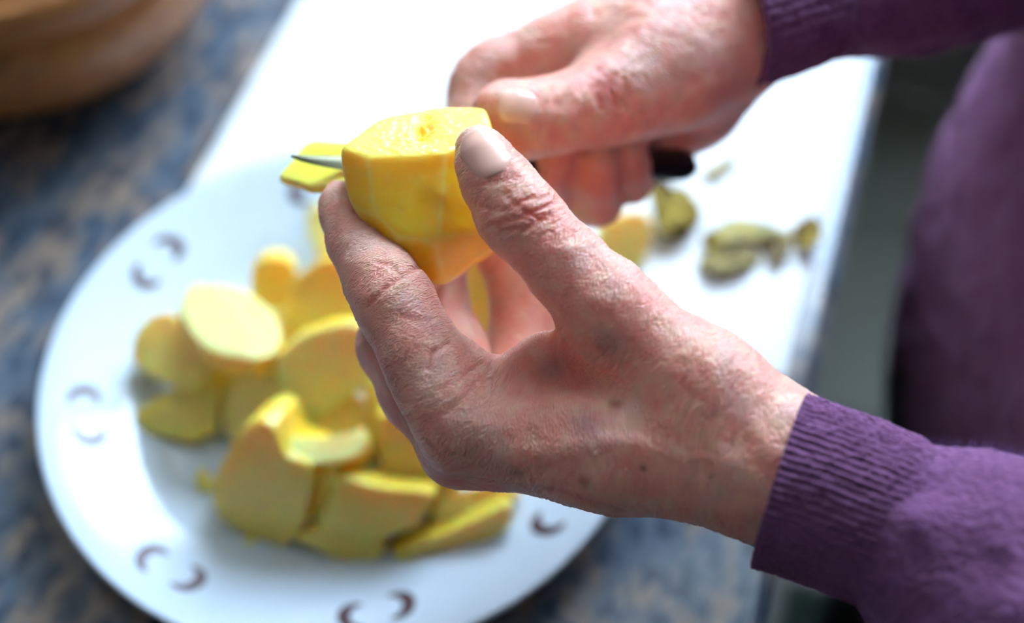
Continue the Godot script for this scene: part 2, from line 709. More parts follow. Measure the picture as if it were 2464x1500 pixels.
func bowl() -> void:
	var c := Vector3(-0.408, TOP, -0.468)
	var prof := PackedVector2Array([Vector2(0.001, 0.009), Vector2(0.05, 0.009), Vector2(0.075, 0.02), Vector2(0.096, 0.05), Vector2(0.103, 0.09), Vector2(0.106, 0.0935), Vector2(0.110, 0.092), Vector2(0.1125, 0.086), Vector2(0.1105, 0.078), Vector2(0.1065, 0.072), Vector2(0.110, 0.064), Vector2(0.112, 0.052), Vector2(0.1105, 0.040), Vector2(0.104, 0.029), Vector2(0.092, 0.017), Vector2(0.076, 0.007), Vector2(0.06, 0.001), Vector2(0.058, 0.0), Vector2(0.001, 0.0)])
	var p2 := PackedVector2Array()
	for i in prof.size() - 1:
		for k in 4: p2.append(prof[i].cubic_interpolate(prof[i + 1], prof[maxi(i - 1, 0)], prof[mini(i + 2, prof.size() - 1)], k / 4.0))
	p2.append(prof[prof.size() - 1])
	for i in p2.size(): p2[i].x = maxf(p2[i].x, 0.0008)
	var m := mat(Color(0.62, 0.40, 0.19), 0.35)
	m.albedo_texture = noise_map(noise(0.02, 4, 3))
	var ramp := Gradient.new()
	ramp.colors = PackedColorArray([Color(0.75, 0.7, 0.62), Color(1, 1, 1)])
	(m.albedo_texture as NoiseTexture2D).color_ramp = ramp
	m.uv1_triplanar = true
	m.uv1_scale = Vector3(6, 40, 6)
	var o := part("wooden_bowl", lathe(p2, 96), m)
	o.position = c
	tag(o, "brown wooden bowl with a ridged rim at the far left of the worktop", "bowl")

# ------------------------------------------------------------------ potatoes
var flesh: StandardMaterial3D
const PALE := Color(0.85, 0.79, 0.29)
const GOLD := Color(0.93, 0.59, 0.02)

func potato_material() -> void:
	flesh = tinted(0.34, 0.5)
	flesh.subsurf_scatter_enabled = true
	flesh.subsurf_scatter_strength = 0.5
	flesh.heightmap_enabled = true
	flesh.heightmap_scale = 0.006
	flesh.heightmap_texture = noise_map(noise(0.02, 33, 2))
	flesh.uv1_triplanar = true
	flesh.uv1_scale = Vector3(25, 25, 25)

# a cut piece: its biggest cut face has the given outline (pixels, laid on a plane `h` above the worktop that faces n), and it is `th` thick
func piece(label: String, outline: Array, h: float, n: Vector3, th: float, bulge := 1.03, called := "potato_piece", group := "potato pieces heaped on the plate", shrink := 0.93, pale := 0.35) -> void:
	n = (yawed * n).normalized()
	var c := Vector2.ZERO
	for p in outline: c += Vector2(p[0], p[1]) / outline.size()
	var mid := on_level(c.x, c.y, TOP + h)
	var pts := []
	for p in outline: pts.append(on_plane(p[0], p[1], mid, n))
	var ring := smooth_outline(pts, 56, 0.45)
	mid = Vector3.ZERO
	for p in ring: mid += p / ring.size()
	var wob := noise(90.0, names.get("potato_piece", 0) * 7 + 3, 2)
	var rings := []
	var cols := []
	var b := minf(0.0012, th * 0.2)
	for s in [[0.02, 0.0, 1.0], [0.35, 0.0, 1.0], [0.7, 0.0, 1.0], [0.9, 0.0, 1.0], [0.965, b * 0.15, 0.9], [0.993, b * 0.6, 0.6], [1.0, b * 1.3, 0.25], [lerpf(1.0, bulge, 0.6), th * 0.25, 0.0], [bulge, th * 0.5, 0.0], [lerpf(shrink, bulge, 0.5), th * 0.78, 0.0], [shrink, th - b, 0.2], [shrink - 0.03, th - b * 0.2, 0.6], [shrink - 0.1, th, 1.0], [0.5, th, 1.0], [0.02, th, 1.0]]:
		var r := PackedVector3Array()
		var cc := PackedColorArray()
		for p in ring:
			var q: Vector3 = mid + (p - mid) * s[0] - n * s[1]
			q += n * wob.get_noise_3dv(q) * 0.0007 + (p - mid).normalized() * wob.get_noise_3dv(q * 0.6 + Vector3.ONE) * 0.0012 * (1.0 - s[2])
			r.append(q)
			cc.append(GOLD.lerp(PALE, clampf(0.12 + s[2] * pale + 0.25 * wob.get_noise_3dv(q * 0.4), 0, 1)))
		rings.append(r)
		cols.append(cc)
	var base := mid - n * th * 0.5
	var o := part(called, loft(rings, cols, base), flesh)
	o.position = base
	tag(o, label, "potato" if called == "potato_piece" else "peel", group)

func potato_pile() -> void:
	potato_material()
	piece("thick pale potato half with its broad cut face up, leftmost on top of the heap", [[429, 739], [459, 683], [541, 683], [597, 698], [653, 747], [676, 791], [664, 844], [616, 866], [560, 857], [504, 843], [455, 799]], 0.052, Vector3(0.05, 1.0, -0.12), 0.014, 1.03, "potato_piece", "potato pieces heaped on the plate", 0.93, 1.0)
	piece("leaning potato slice at the heap's left edge, half under the big pale half", [[314, 836], [329, 791], [362, 758], [407, 750], [440, 780], [504, 860], [511, 907], [448, 933], [366, 907], [321, 874]], 0.032, Vector3(-0.35, 0.85, 0.3), 0.016)
	piece("flat jagged potato piece lying low on the plate at the heap's lower left", [[321, 993], [392, 948], [519, 915], [523, 1008], [519, 1041], [489, 1053], [452, 1066], [355, 1041], [328, 1015]], 0.017, Vector3(-0.1, 0.85, 0.5), 0.010)
	piece("rounded potato piece leaning in the middle, left of the dull flat slice", [[590, 896], [657, 877], [690, 933], [700, 997], [640, 1020], [601, 1035], [571, 1068], [537, 1041], [534, 1000], [556, 948]], 0.028, Vector3(-0.4, 0.6, 0.7), 0.018)
	piece("large dull flat slice propped upright beside the index finger, cut face forward", [[672, 860], [728, 812], [784, 789], [832, 780], [862, 784], [885, 840], [900, 915], [840, 959], [765, 1008], [720, 1005], [672, 974], [679, 926], [664, 888]], 0.046, Vector3(0.05, 0.55, 0.83), 0.013, 1.03, "potato_piece", "potato pieces heaped on the plate", 0.93, 1.0)
	piece("golden potato piece at the back of the heap behind the big pale half", [[605, 650], [638, 622], [683, 622], [712, 648], [712, 709], [700, 777], [653, 755], [608, 712]], 0.034, Vector3(0.15, 0.6, 0.77), 0.02)
	piece("pale edged potato chunk at the back, partly hidden by the index finger", [[698, 690], [728, 655], [765, 630], [815, 626], [872, 717], [875, 780], [803, 785], [728, 805], [700, 800], [692, 745]], 0.044, Vector3(-0.1, 0.65, 0.75), 0.02)
	piece("small golden potato piece peeping out behind the back chunk by the fingertip", [[760, 606], [778, 592], [810, 590], [840, 620], [820, 645], [775, 632]], 0.026, Vector3(0, 0.7, 0.7), 0.012)
	piece("thin whitish potato slice resting on the plate's far rim near the fingertip", [[738, 510], [765, 485], [795, 500], [815, 550], [810, 592], [770, 600], [742, 565]], 0.024, Vector3(0.1, 0.85, 0.5), 0.006, 1.03, "potato_piece", "potato pieces heaped on the plate", 0.93, 1.0)
	piece("narrow pale slice lying on edge across the front of the heap", [[633, 1077], [668, 1056], [703, 1049], [772, 1053], [841, 1042], [872, 1030], [883, 1053], [869, 1090], [841, 1106], [807, 1116], [737, 1116], [682, 1122], [654, 1108]], 0.046, Vector3(0.0, 0.97, 0.22), 0.015, 1.03, "potato_piece", "potato pieces heaped on the plate", 0.93, 1.0)
	piece("largest potato chunk at the front left of the heap with a small dark eye", [[620, 1015], [660, 1030], [668, 1060], [690, 1100], [744, 1118], [748, 1163], [734, 1247], [723, 1274], [689, 1318], [654, 1314], [581, 1296], [522, 1243], [505, 1195], [515, 1150], [550, 1080], [581, 1039]], 0.034, Vector3(-0.25, 0.45, 0.86), 0.026)
	piece("wedge shaped potato piece at the front middle of the heap", [[789, 1205], [820, 1150], [869, 1163], [945, 1177], [1015, 1184], [1046, 1191], [1028, 1229], [1001, 1267], [945, 1290], [904, 1299], [841, 1283], [768, 1272], [779, 1229]], 0.030, Vector3(0.0, 0.6, 0.8), 0.014)
	piece("small potato piece tucked under the front wedge, touching the plate", [[710, 1300], [758, 1275], [841, 1280], [911, 1300], [926, 1326], [907, 1351], [838, 1362], [772, 1330]], 0.015, Vector3(-0.05, 0.6, 0.8), 0.010)
	piece("long potato wedge at the heap's front right corner, nearest the wrist", [[952, 1335], [987, 1319], [1084, 1279], [1188, 1234], [1214, 1222], [1231, 1228], [1233, 1257], [1205, 1290], [1136, 1324], [1032, 1362], [973, 1373], [956, 1352]], 0.018, Vector3(0.12, 0.5, 0.86), 0.014)
	piece("flat potato slice lying behind the front right wedge under the hand", [[1040, 1236], [1063, 1200], [1119, 1180], [1200, 1160], [1250, 1190], [1216, 1214], [1146, 1240], [1049, 1256]], 0.021, Vector3(0.05, 0.85, 0.5), 0.01)
	piece("big potato chunk at the heap's right, just under the knuckles", [[904, 1021], [915, 1073], [928, 1161], [980, 1161], [1090, 1143], [1130, 1130], [1110, 1060], [1050, 1020], [960, 990], [915, 1000]], 0.036, Vector3(0.05, 0.6, 0.8), 0.022)
	piece("golden potato piece behind the big right chunk, in the fingers' shade", [[880, 935], [930, 900], [1010, 930], [1060, 990], [1040, 1040], [960, 1020], [890, 1000]], 0.036, Vector3(0.1, 0.7, 0.7), 0.022)
	piece("upright golden potato slice seen through the gap between thumb and fingers", [[1085, 640], [1130, 610], [1190, 625], [1215, 740], [1205, 870], [1140, 900], [1085, 860], [1075, 740]], 0.042, Vector3(-0.1, 0.6, 0.8), 0.016)
	piece("tiny potato offcut lying left of the largest front chunk", [[468, 1150], [480, 1128], [500, 1140], [512, 1165], [498, 1185], [476, 1176]], 0.0125, Vector3(0, 0.9, 0.4), 0.0045)
	piece("potato crumb on the plate just below the largest front chunk", [[583, 1306], [592, 1298], [608, 1300], [614, 1312], [602, 1320], [588, 1318]], 0.0105, Vector3(0, 0.9, 0.4), 0.003)
	piece("potato piece at the bottom of the heap below the dull flat slice", [[690, 985], [760, 960], [850, 950], [910, 1000], [920, 1090], [860, 1120], [760, 1080], [700, 1050]], 0.026, Vector3(0, 0.85, 0.5), 0.017)
	piece("potato piece at the bottom of the heap between the two front chunks", [[730, 1120], [800, 1100], [870, 1120], [860, 1210], [800, 1260], [735, 1240], [720, 1180]], 0.018, Vector3(0, 0.85, 0.5), 0.010)
	piece("potato piece deep in the heap under the big pale half", [[480, 850], [560, 840], [640, 850], [640, 930], [590, 985], [520, 980], [470, 920]], 0.022, Vector3(0, 0.9, 0.4), 0.013)
	piece("potato piece deep in the heap's middle, behind the dull flat slice", [[600, 760], [680, 740], [780, 760], [880, 780], [890, 880], [760, 900], [640, 870]], 0.024, Vector3(0, 0.9, 0.4), 0.015)
	piece("potato piece at the bottom of the heap behind the long front wedge", [[880, 1130], [960, 1110], [1060, 1120], [1110, 1160], [1060, 1230], [960, 1250], [890, 1210]], 0.018, Vector3(0, 0.88, 0.45), 0.010)
	# dark eye of the largest chunk is a small pit filled with skin
	var e := part("potato_eye", eye_mesh(), mat(Color(0.25, 0.16, 0.12), 0.7), get_node("potato_piece_010"))
	e.position = on_level(668, 1040, TOP + 0.047) - (get_node("potato_piece_010") as Node3D).position

func eye_mesh() -> ArrayMesh:
	return lathe(PackedVector2Array([Vector2(0.0003, 0.0008), Vector2(0.0012, 0.0006), Vector2(0.0016, 0.0), Vector2(0.0012, -0.0012), Vector2(0.0003, -0.0014)]), 14, 0.12)

func peelings() -> void:
	# curled strips of skin: outside brown, inside pale
	var spots := [
		["heap of olive brown potato peel just below the knife handle", [[1560, 445], [1625, 440], [1672, 470], [1680, 515], [1640, 550], [1585, 545]], 0.017, Color(0.30, 0.20, 0.05), 0.006],
		["thin brown peel lying over the olive heap", [[1590, 470], [1650, 455], [1690, 495], [1675, 540], [1620, 575], [1600, 520]], 0.010, Color(0.36, 0.25, 0.08), 0.004],
		["pale yellow curl of peel in the middle of the loose peelings", [[1722, 545], [1760, 520], [1820, 528], [1870, 545], [1850, 575], [1790, 572], [1735, 580]], 0.010, Color(0.66, 0.58, 0.28), 0.003],
		["brown edged strip of peel right of the pale curl", [[1800, 560], [1850, 545], [1905, 560], [1900, 610], [1860, 640], [1840, 590]], 0.009, Color(0.42, 0.3, 0.16), 0.003],
		["dark brown scrap of peel at the board's right edge", [[1910, 535], [1945, 520], [1975, 545], [1970, 590], [1930, 600]], 0.010, Color(0.26, 0.15, 0.05), 0.004],
		["yellow and brown oval peel lying nearest the wrist", [[1680, 622], [1720, 605], [1790, 600], [1835, 612], [1800, 645], [1740, 660], [1695, 650]], 0.009, Color(0.50, 0.40, 0.17), 0.003],
		["faint pale scrap of peel above the knife handle", [[1640, 300], [1668, 280], [1700, 285], [1720, 250], [1735, 275], [1700, 320], [1660, 345]], 0.008, Color(0.78, 0.72, 0.50), 0.002],
		["short ochre strip of peel between the pale curl and the olive heap", [[1690, 560], [1715, 548], [1740, 575], [1735, 600], [1705, 598]], 0.009, Color(0.40, 0.28, 0.07), 0.003],
		["small tan peel scrap right of the knife handle", [[1695, 405], [1735, 385], [1775, 375], [1765, 395], [1725, 425], [1700, 430]], 0.008, Color(0.62, 0.5, 0.33), 0.002]]
	var skin := tinted(0.8, 0.15)
	for s in spots:
		strip(s[0], s[1], s[2], s[3], s[4], skin)
	piece("bright yellow potato offcut on the board behind the left thumb's base", [[1440, 560], [1480, 515], [1545, 508], [1568, 540], [1562, 600], [1540, 645], [1490, 650], [1450, 620]], 0.018, Vector3(0.1, 0.8, 0.6), 0.012, 1.03, "potato_piece", "")

func strip(label: String, outline: Array, h: float, c: Color, curl: float, m: Material) -> void:
	var cen := Vector2.ZERO
	for p in outline: cen += Vector2(p[0], p[1]) / outline.size()
	var mid := on_level(cen.x, cen.y, TOP + h)
	var pts := []
	for p in outline: pts.append(on_level(p[0], p[1], TOP + h))
	var ring := smooth_outline(pts, 36)
	var w := noise(60.0, int(cen.x), 2)
	var rings := []
	var cols := []
	for s in [[0.02, 0.0], [0.4, 0.0], [0.75, 0.0], [0.97, -0.0002], [1.0, -0.0007], [0.97, -0.0012], [0.6, -0.0013], [0.02, -0.0013]]:
		var r := PackedVector3Array()
		var cc := PackedColorArray()
		for p in ring:
			var q: Vector3 = mid + (p - mid) * s[0]
			var lift := curl * w.get_noise_3dv(q) + curl * 0.6 * sin(q.x * 160.0 + cen.x)
			q.y = maxf(q.y + lift * (0.5 + s[0] * 0.5), TOP + 0.0065) + s[1]
			r.append(q)
			cc.append((c * 0.42).lerp(Color(0.62, 0.47, 0.10), clampf(0.08 + 1.5 * w.get_noise_3dv(q * 1.7), 0, 0.6)) if s[1] > -0.0005 else c * 0.5)
		rings.append(r)
		cols.append(cc)
	var o := part("potato_peel", loft(rings, cols, mid), m)
	o.position = mid
	tag(o, label, "peel", "peelings on the cutting board")

func held_potato() -> void:
	var d := 0.424
	var c := at(1005, 455, d)
	var u := d / FOCAL
	# flat cuts left by the knife: direction (right, up, towards the eye) and distance in pixels from the middle
	var cuts := [[-0.30, 0.954, 0.0, 187], [-0.73, 0.68, 0.0, 186], [-0.99, -0.12, 0.05, 168], [-0.854, -0.52, 0.0, 152], [-0.24, -0.97, 0.0, 212], [0.58, -0.81, 0.0, 228], [1.0, 0.0, 0.0, 192], [0.95, 0.31, 0.0, 216], [0.2, 0.98, 0.0, 228],
		[-0.05, 0.80, 0.60, 142], [0.0, 0.05, 1.0, 150], [-0.6, -0.05, 0.8, 180], [0.55, 0.0, 0.83, 164], [-0.1, -0.75, 0.65, 200], [-0.6, -0.6, 0.53, 180], [0.5, -0.6, 0.6, 205], [0, 0, -1, 110], [-0.7, 0, -0.7, 165], [0.7, 0.0, -0.7, 185], [0, -0.7, -0.7, 205], [0.0, 0.7, -0.7, 165]]
	var ns := PackedVector3Array()
	var ds := PackedFloat32Array()
	for k in cuts:
		ns.append(Vector3(k[0], k[1], k[2]).normalized())
		ds.append(k[3])
	var s := SphereMesh.new()
	var rows := 150
	var cols_n := 300
	var v := PackedVector3Array()
	var col := PackedColorArray()
	var idx := PackedInt32Array()
	var rough := noise(420.0, 5, 3)
	var soft := noise(70.0, 6, 2)
	var pit := Vector3(1022 - 1005, 455 - 312, 0.0)
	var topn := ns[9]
	for r in rows + 1:
		for k in cols_n:
			var th := PI * r / rows
			var ph := TAU * k / cols_n
			var dir := Vector3(sin(th) * cos(ph), cos(th), sin(th) * sin(ph))
			var acc := 0.0
			var on_top := 0.0
			var most := 0.0
			for i in ns.size():
				var q := dir.dot(ns[i]) / ds[i]
				if q > 0.0:
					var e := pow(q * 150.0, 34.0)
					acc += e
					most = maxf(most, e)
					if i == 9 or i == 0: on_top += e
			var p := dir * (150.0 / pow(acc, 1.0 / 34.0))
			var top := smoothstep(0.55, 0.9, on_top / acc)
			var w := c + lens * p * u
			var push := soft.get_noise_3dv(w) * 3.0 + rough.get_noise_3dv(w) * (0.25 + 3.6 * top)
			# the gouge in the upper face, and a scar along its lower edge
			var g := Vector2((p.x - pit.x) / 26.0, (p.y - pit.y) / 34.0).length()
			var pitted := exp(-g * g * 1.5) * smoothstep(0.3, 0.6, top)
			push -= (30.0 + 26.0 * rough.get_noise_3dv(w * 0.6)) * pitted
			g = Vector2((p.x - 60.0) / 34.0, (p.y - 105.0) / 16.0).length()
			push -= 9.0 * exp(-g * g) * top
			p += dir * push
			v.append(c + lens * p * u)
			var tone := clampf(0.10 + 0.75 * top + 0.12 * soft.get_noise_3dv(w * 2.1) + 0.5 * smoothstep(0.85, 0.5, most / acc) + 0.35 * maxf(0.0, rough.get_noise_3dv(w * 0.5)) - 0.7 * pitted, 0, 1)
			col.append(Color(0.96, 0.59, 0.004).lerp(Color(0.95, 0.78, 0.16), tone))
	for r in rows:
		for k in cols_n:
			var a := r * cols_n + k
			var b := r * cols_n + (k + 1) % cols_n
			idx.append_array([a, a + cols_n, b, b, a + cols_n, b + cols_n])
	var vol := 0.0
	for i in range(0, idx.size(), 3): vol += (v[idx[i]] - c).dot((v[idx[i + 1]] - c).cross(v[idx[i + 2]] - c))
	if vol > 0.0: idx.reverse()
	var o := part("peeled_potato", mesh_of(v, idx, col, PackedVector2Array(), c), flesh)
	o.position = c
	tag(o, "whole peeled yellow potato with knife facets held between thumb and fingers", "potato")
	# the slice that the blade is taking off its far side
	var n := lens * Vector3(-0.15, 0.75, 0.64)
	var out := []
	var m0 := at(790, 392, 0.452)
	for p in [[671, 423], [690, 396], [709, 376], [730, 348], [755, 337], [800, 340], [850, 345], [900, 380], [900, 430], [850, 440], [790, 444], [744, 447], [716, 436]]: out.append(on_plane(p[0], p[1], m0, n))
	var ring := smooth_outline(out, 48, 0.4)
	var mid := Vector3.ZERO
	for p in ring: mid += p / ring.size()
	var rings := []
	for q in [[0.02, 0.0], [0.6, 0.0], [0.95, 0.0], [1.0, 0.0006], [1.0, 0.0028], [0.95, 0.0034], [0.6, 0.0034], [0.02, 0.0034]]:
		var rr := PackedVector3Array()
		for p in ring: rr.append(mid + (p - mid) * q[0] - n * q[1])
		rings.append(rr)
	var sl := part("potato_slice", loft(rings, [Color(0.85, 0.68, 0.05), Color(0.85, 0.68, 0.05), Color(0.88, 0.7, 0.1), Color(0.9, 0.75, 0.2), Color(0.85, 0.68, 0.05), Color(0.85, 0.68, 0.05), Color(0.85, 0.68, 0.05), Color(0.85, 0.68, 0.05)], mid), flesh)
	sl.position = mid
	tag(sl, "thin bright yellow potato slice coming off behind the knife tip", "potato")

func knife() -> void:
	var tip := at(704, 394, 0.437)
	var end := at(1676, 397, 0.515)
	var ax := (end - tip).normalized()
	var length := tip.distance_to(end)
	var o := thing("paring_knife", at(1575, 396, 0.507))
	tag(o, "small paring knife with black handle gripped in the far hand", "knife")
	var up := (lens * Vector3(0.0, 0.42, 0.9))          # across the blade's flat faces
	var side := ax.cross(up).normalized()               # towards the back of the blade
	if side.dot(lens * Vector3.UP) < 0: side = -side
	up = side.cross(ax).normalized()
	var steel := mat(Color(0.33, 0.32, 0.25), 0.4)
	steel.metallic = 1.0
	var rings := []
	var bl := length * 0.5
	for k in 25:
		var t := k / 24.0
		var s := t * bl
		var w := 0.0075 * pow(minf(1.0, t * 2.4 + 0.001), 0.55)
		var c := tip + ax * s + side * (0.003 - w * 0.55)
		var r := PackedVector3Array()
		for q in [[1.0, 0.0005], [1.0, -0.0005], [0.1, -0.0005], [-1.0, -0.00005], [-1.0, 0.00005], [0.1, 0.0005]]:
			r.append(c + side * w * q[0] * 0.5 + up * q[1])
		rings.append(r)
	part("blade", loft(rings, [], o.position), steel, o)
	var black := mat(Color(0.025, 0.024, 0.022), 0.28)
	rings = []
	for k in 29:
		var t := k / 28.0
		var s := lerpf(bl * 0.94, length, t)
		var e := minf(1.0, minf(t * 12.0 + 0.05, (1.0 - t) * 9.0 + 0.02))
		e = sqrt(1.0 - (1.0 - e) * (1.0 - e))
		var hw := (0.0062 - 0.0012 * sin(PI * t)) * e
		var hh := 0.0045 * e
		var r := PackedVector3Array()
		for j in 20:
			var a := TAU * j / 20
			r.append(tip + ax * s + side * signf(cos(a)) * pow(absf(cos(a)), 0.7) * hw + up * signf(sin(a)) * pow(absf(sin(a)), 0.7) * hh)
		rings.append(r)
	var h := part("handle", loft(rings, [], o.position), black, o)
	var ring := TorusMesh.new()
	ring.inner_radius = 0.0013
	ring.outer_radius = 0.0031
	var hole := part("hanging_hole_rim", ring, mat(Color(0.62, 0.54, 0.40), 0.35), h)
	hole.position = tip + ax * (length - 0.0055) + up * 0.0044 - o.position
	hole.basis = Basis(ax, up, ax.cross(up))

# ------------------------------------------------------------------ the cook
var skin_m: StandardMaterial3D

func near_hand() -> Field:       # the cook's left hand
	var f := Field.new()
	f.KB = 0.006
	f.ref = lens.z
	var W := [1860, 1125, 0.386, 140]
	# back of the hand: metacarpals fanning out from the wrist, away from the eye
	chain(f, 0, [[2420, 1420, 0.362, 150], [2020, 1200, 0.380, 140], W], 0.012, -0.0665)
	chain(f, 0, [W, [1640, 1100, 0.390, 128], [1440, 1085, 0.394, 122], [1115, 1040, 0.397, 100]], 0.012)
	chain(f, 0, [[1850, 1140, 0.400, 128], [1500, 1110, 0.412, 106], [1110, 1085, 0.415, 90]], 0.012)
	chain(f, 0, [[1850, 1130, 0.412, 116], [1500, 1080, 0.432, 96], [1150, 1050, 0.434, 82]], 0.012)
	chain(f, 0, [[1850, 1100, 0.418, 110], [1550, 1030, 0.448, 88], [1240, 1000, 0.455, 72]], 0.012)
	chain(f, 0, [W, [1720, 985, 0.400, 100], [1580, 930, 0.410, 90]], 0.016, 0.0, false)
	# thumb: the metacarpal is part of the hand, then two phalanges
	chain(f, 0, [[1850, 1065, 0.385, 128], [1690, 925, 0.386, 122], [1475, 752, 0.391, 104]], 0.010)
	# the web of skin between thumb and index finger
	chain(f, 0, [[1450, 870, 0.400, 66], [1370, 862, 0.402, 52], [1300, 872, 0.402, 52], [1200, 930, 0.400, 62]], 0.008, 0.0, false)
	chain(f, 0, [[1120, 858, 0.399, 34], [1150, 880, 0.399, 36]], 0.006, 0.0, false)
	chain(f, 1, [[1490, 768, 0.391, 104], [1450, 730, 0.391, 106], [1358, 634, 0.392, 92], [1250, 520, 0.394, 94], [1192, 434, 0.396, 76], [1160, 376, 0.398, 58], [1148, 350, 0.399, 42]], 0.006, 0.056)
	# index finger
	chain(f, 2, [[1120, 1035, 0.398, 102], [1065, 950, 0.397, 92], [1010, 845, 0.400, 88], [945, 722, 0.405, 86], [905, 655, 0.410, 70], [858, 585, 0.417, 59], [826, 510, 0.426, 48], [815, 468, 0.431, 36]], 0.008, 0.086)
	# middle, ring and little finger, curled up behind the potato
	chain(f, 3, [[1105, 1070, 0.416, 92], [1010, 940, 0.422, 86], [956, 830, 0.432, 86], [950, 730, 0.446, 68], [1000, 640, 0.456, 58], [1030, 560, 0.462, 46]], 0.008)
	chain(f, 4, [[1150, 1030, 0.435, 82], [1110, 920, 0.444, 72], [1092, 830, 0.455, 70], [1062, 735, 0.468, 56], [1052, 640, 0.470, 54], [1055, 570, 0.470, 44]], 0.008)
	chain(f, 5, [[1230, 985, 0.455, 72], [1258, 880, 0.464, 76], [1262, 790, 0.472, 74], [1252, 690, 0.474, 66], [1200, 600, 0.472, 50], [1165, 545, 0.468, 42]], 0.008)
	return f

func far_hand() -> Field:        # the cook's right hand, holding the knife
	var f := Field.new()
	f.KB = 0.008
	f.ref = lens.z
	var W := [1740, 60, 0.49, 118]
	chain(f, 0, [[2300, -110, 0.52, 110], [1900, 15, 0.50, 112], W], 0.012, -0.088)
	chain(f, 0, [W, [1600, 60, 0.488, 110], [1425, 92, 0.487, 88]], 0.012)
	chain(f, 0, [[1730, 60, 0.50, 110], [1580, 100, 0.505, 108], [1400, 130, 0.507, 88]], 0.02)
	chain(f, 0, [[1730, 85, 0.505, 105], [1600, 180, 0.522, 100], [1450, 210, 0.525, 84]], 0.02)
	chain(f, 0, [[1730, 95, 0.505, 105], [1650, 235, 0.52, 95], [1560, 300, 0.525, 80]], 0.02)
	chain(f, 0, [[1720, 90, 0.492, 104], [1600, 175, 0.478, 110], [1490, 232, 0.470, 92]], 0.02)
	chain(f, 1, [[1500, 230, 0.470, 94], [1440, 250, 0.467, 86], [1345, 277, 0.462, 77], [1260, 290, 0.458, 74], [1222, 280, 0.456, 66], [1205, 268, 0.456, 50]], 0.010, 0.044)
	chain(f, 2, [[1430, 95, 0.487, 88], [1320, 125, 0.488, 76], [1195, 172, 0.490, 70], [1150, 215, 0.490, 62], [1135, 290, 0.485, 54], [1120, 350, 0.478, 48]], 0.008)
	chain(f, 3, [[1400, 140, 0.512, 84], [1330, 300, 0.520, 66], [1325, 430, 0.512, 62], [1325, 452, 0.496, 60], [1330, 400, 0.482, 54], [1345, 360, 0.478, 48]], 0.006)
	chain(f, 4, [[1450, 210, 0.525, 80], [1430, 350, 0.528, 62], [1430, 462, 0.518, 60], [1432, 484, 0.500, 58], [1436, 425, 0.486, 52], [1440, 375, 0.480, 46]], 0.006)
	chain(f, 5, [[1560, 290, 0.525, 76], [1530, 380, 0.528, 58], [1520, 425, 0.520, 54], [1516, 436, 0.505, 50], [1512, 395, 0.492, 46], [1508, 365, 0.486, 40]], 0.006)
	return f

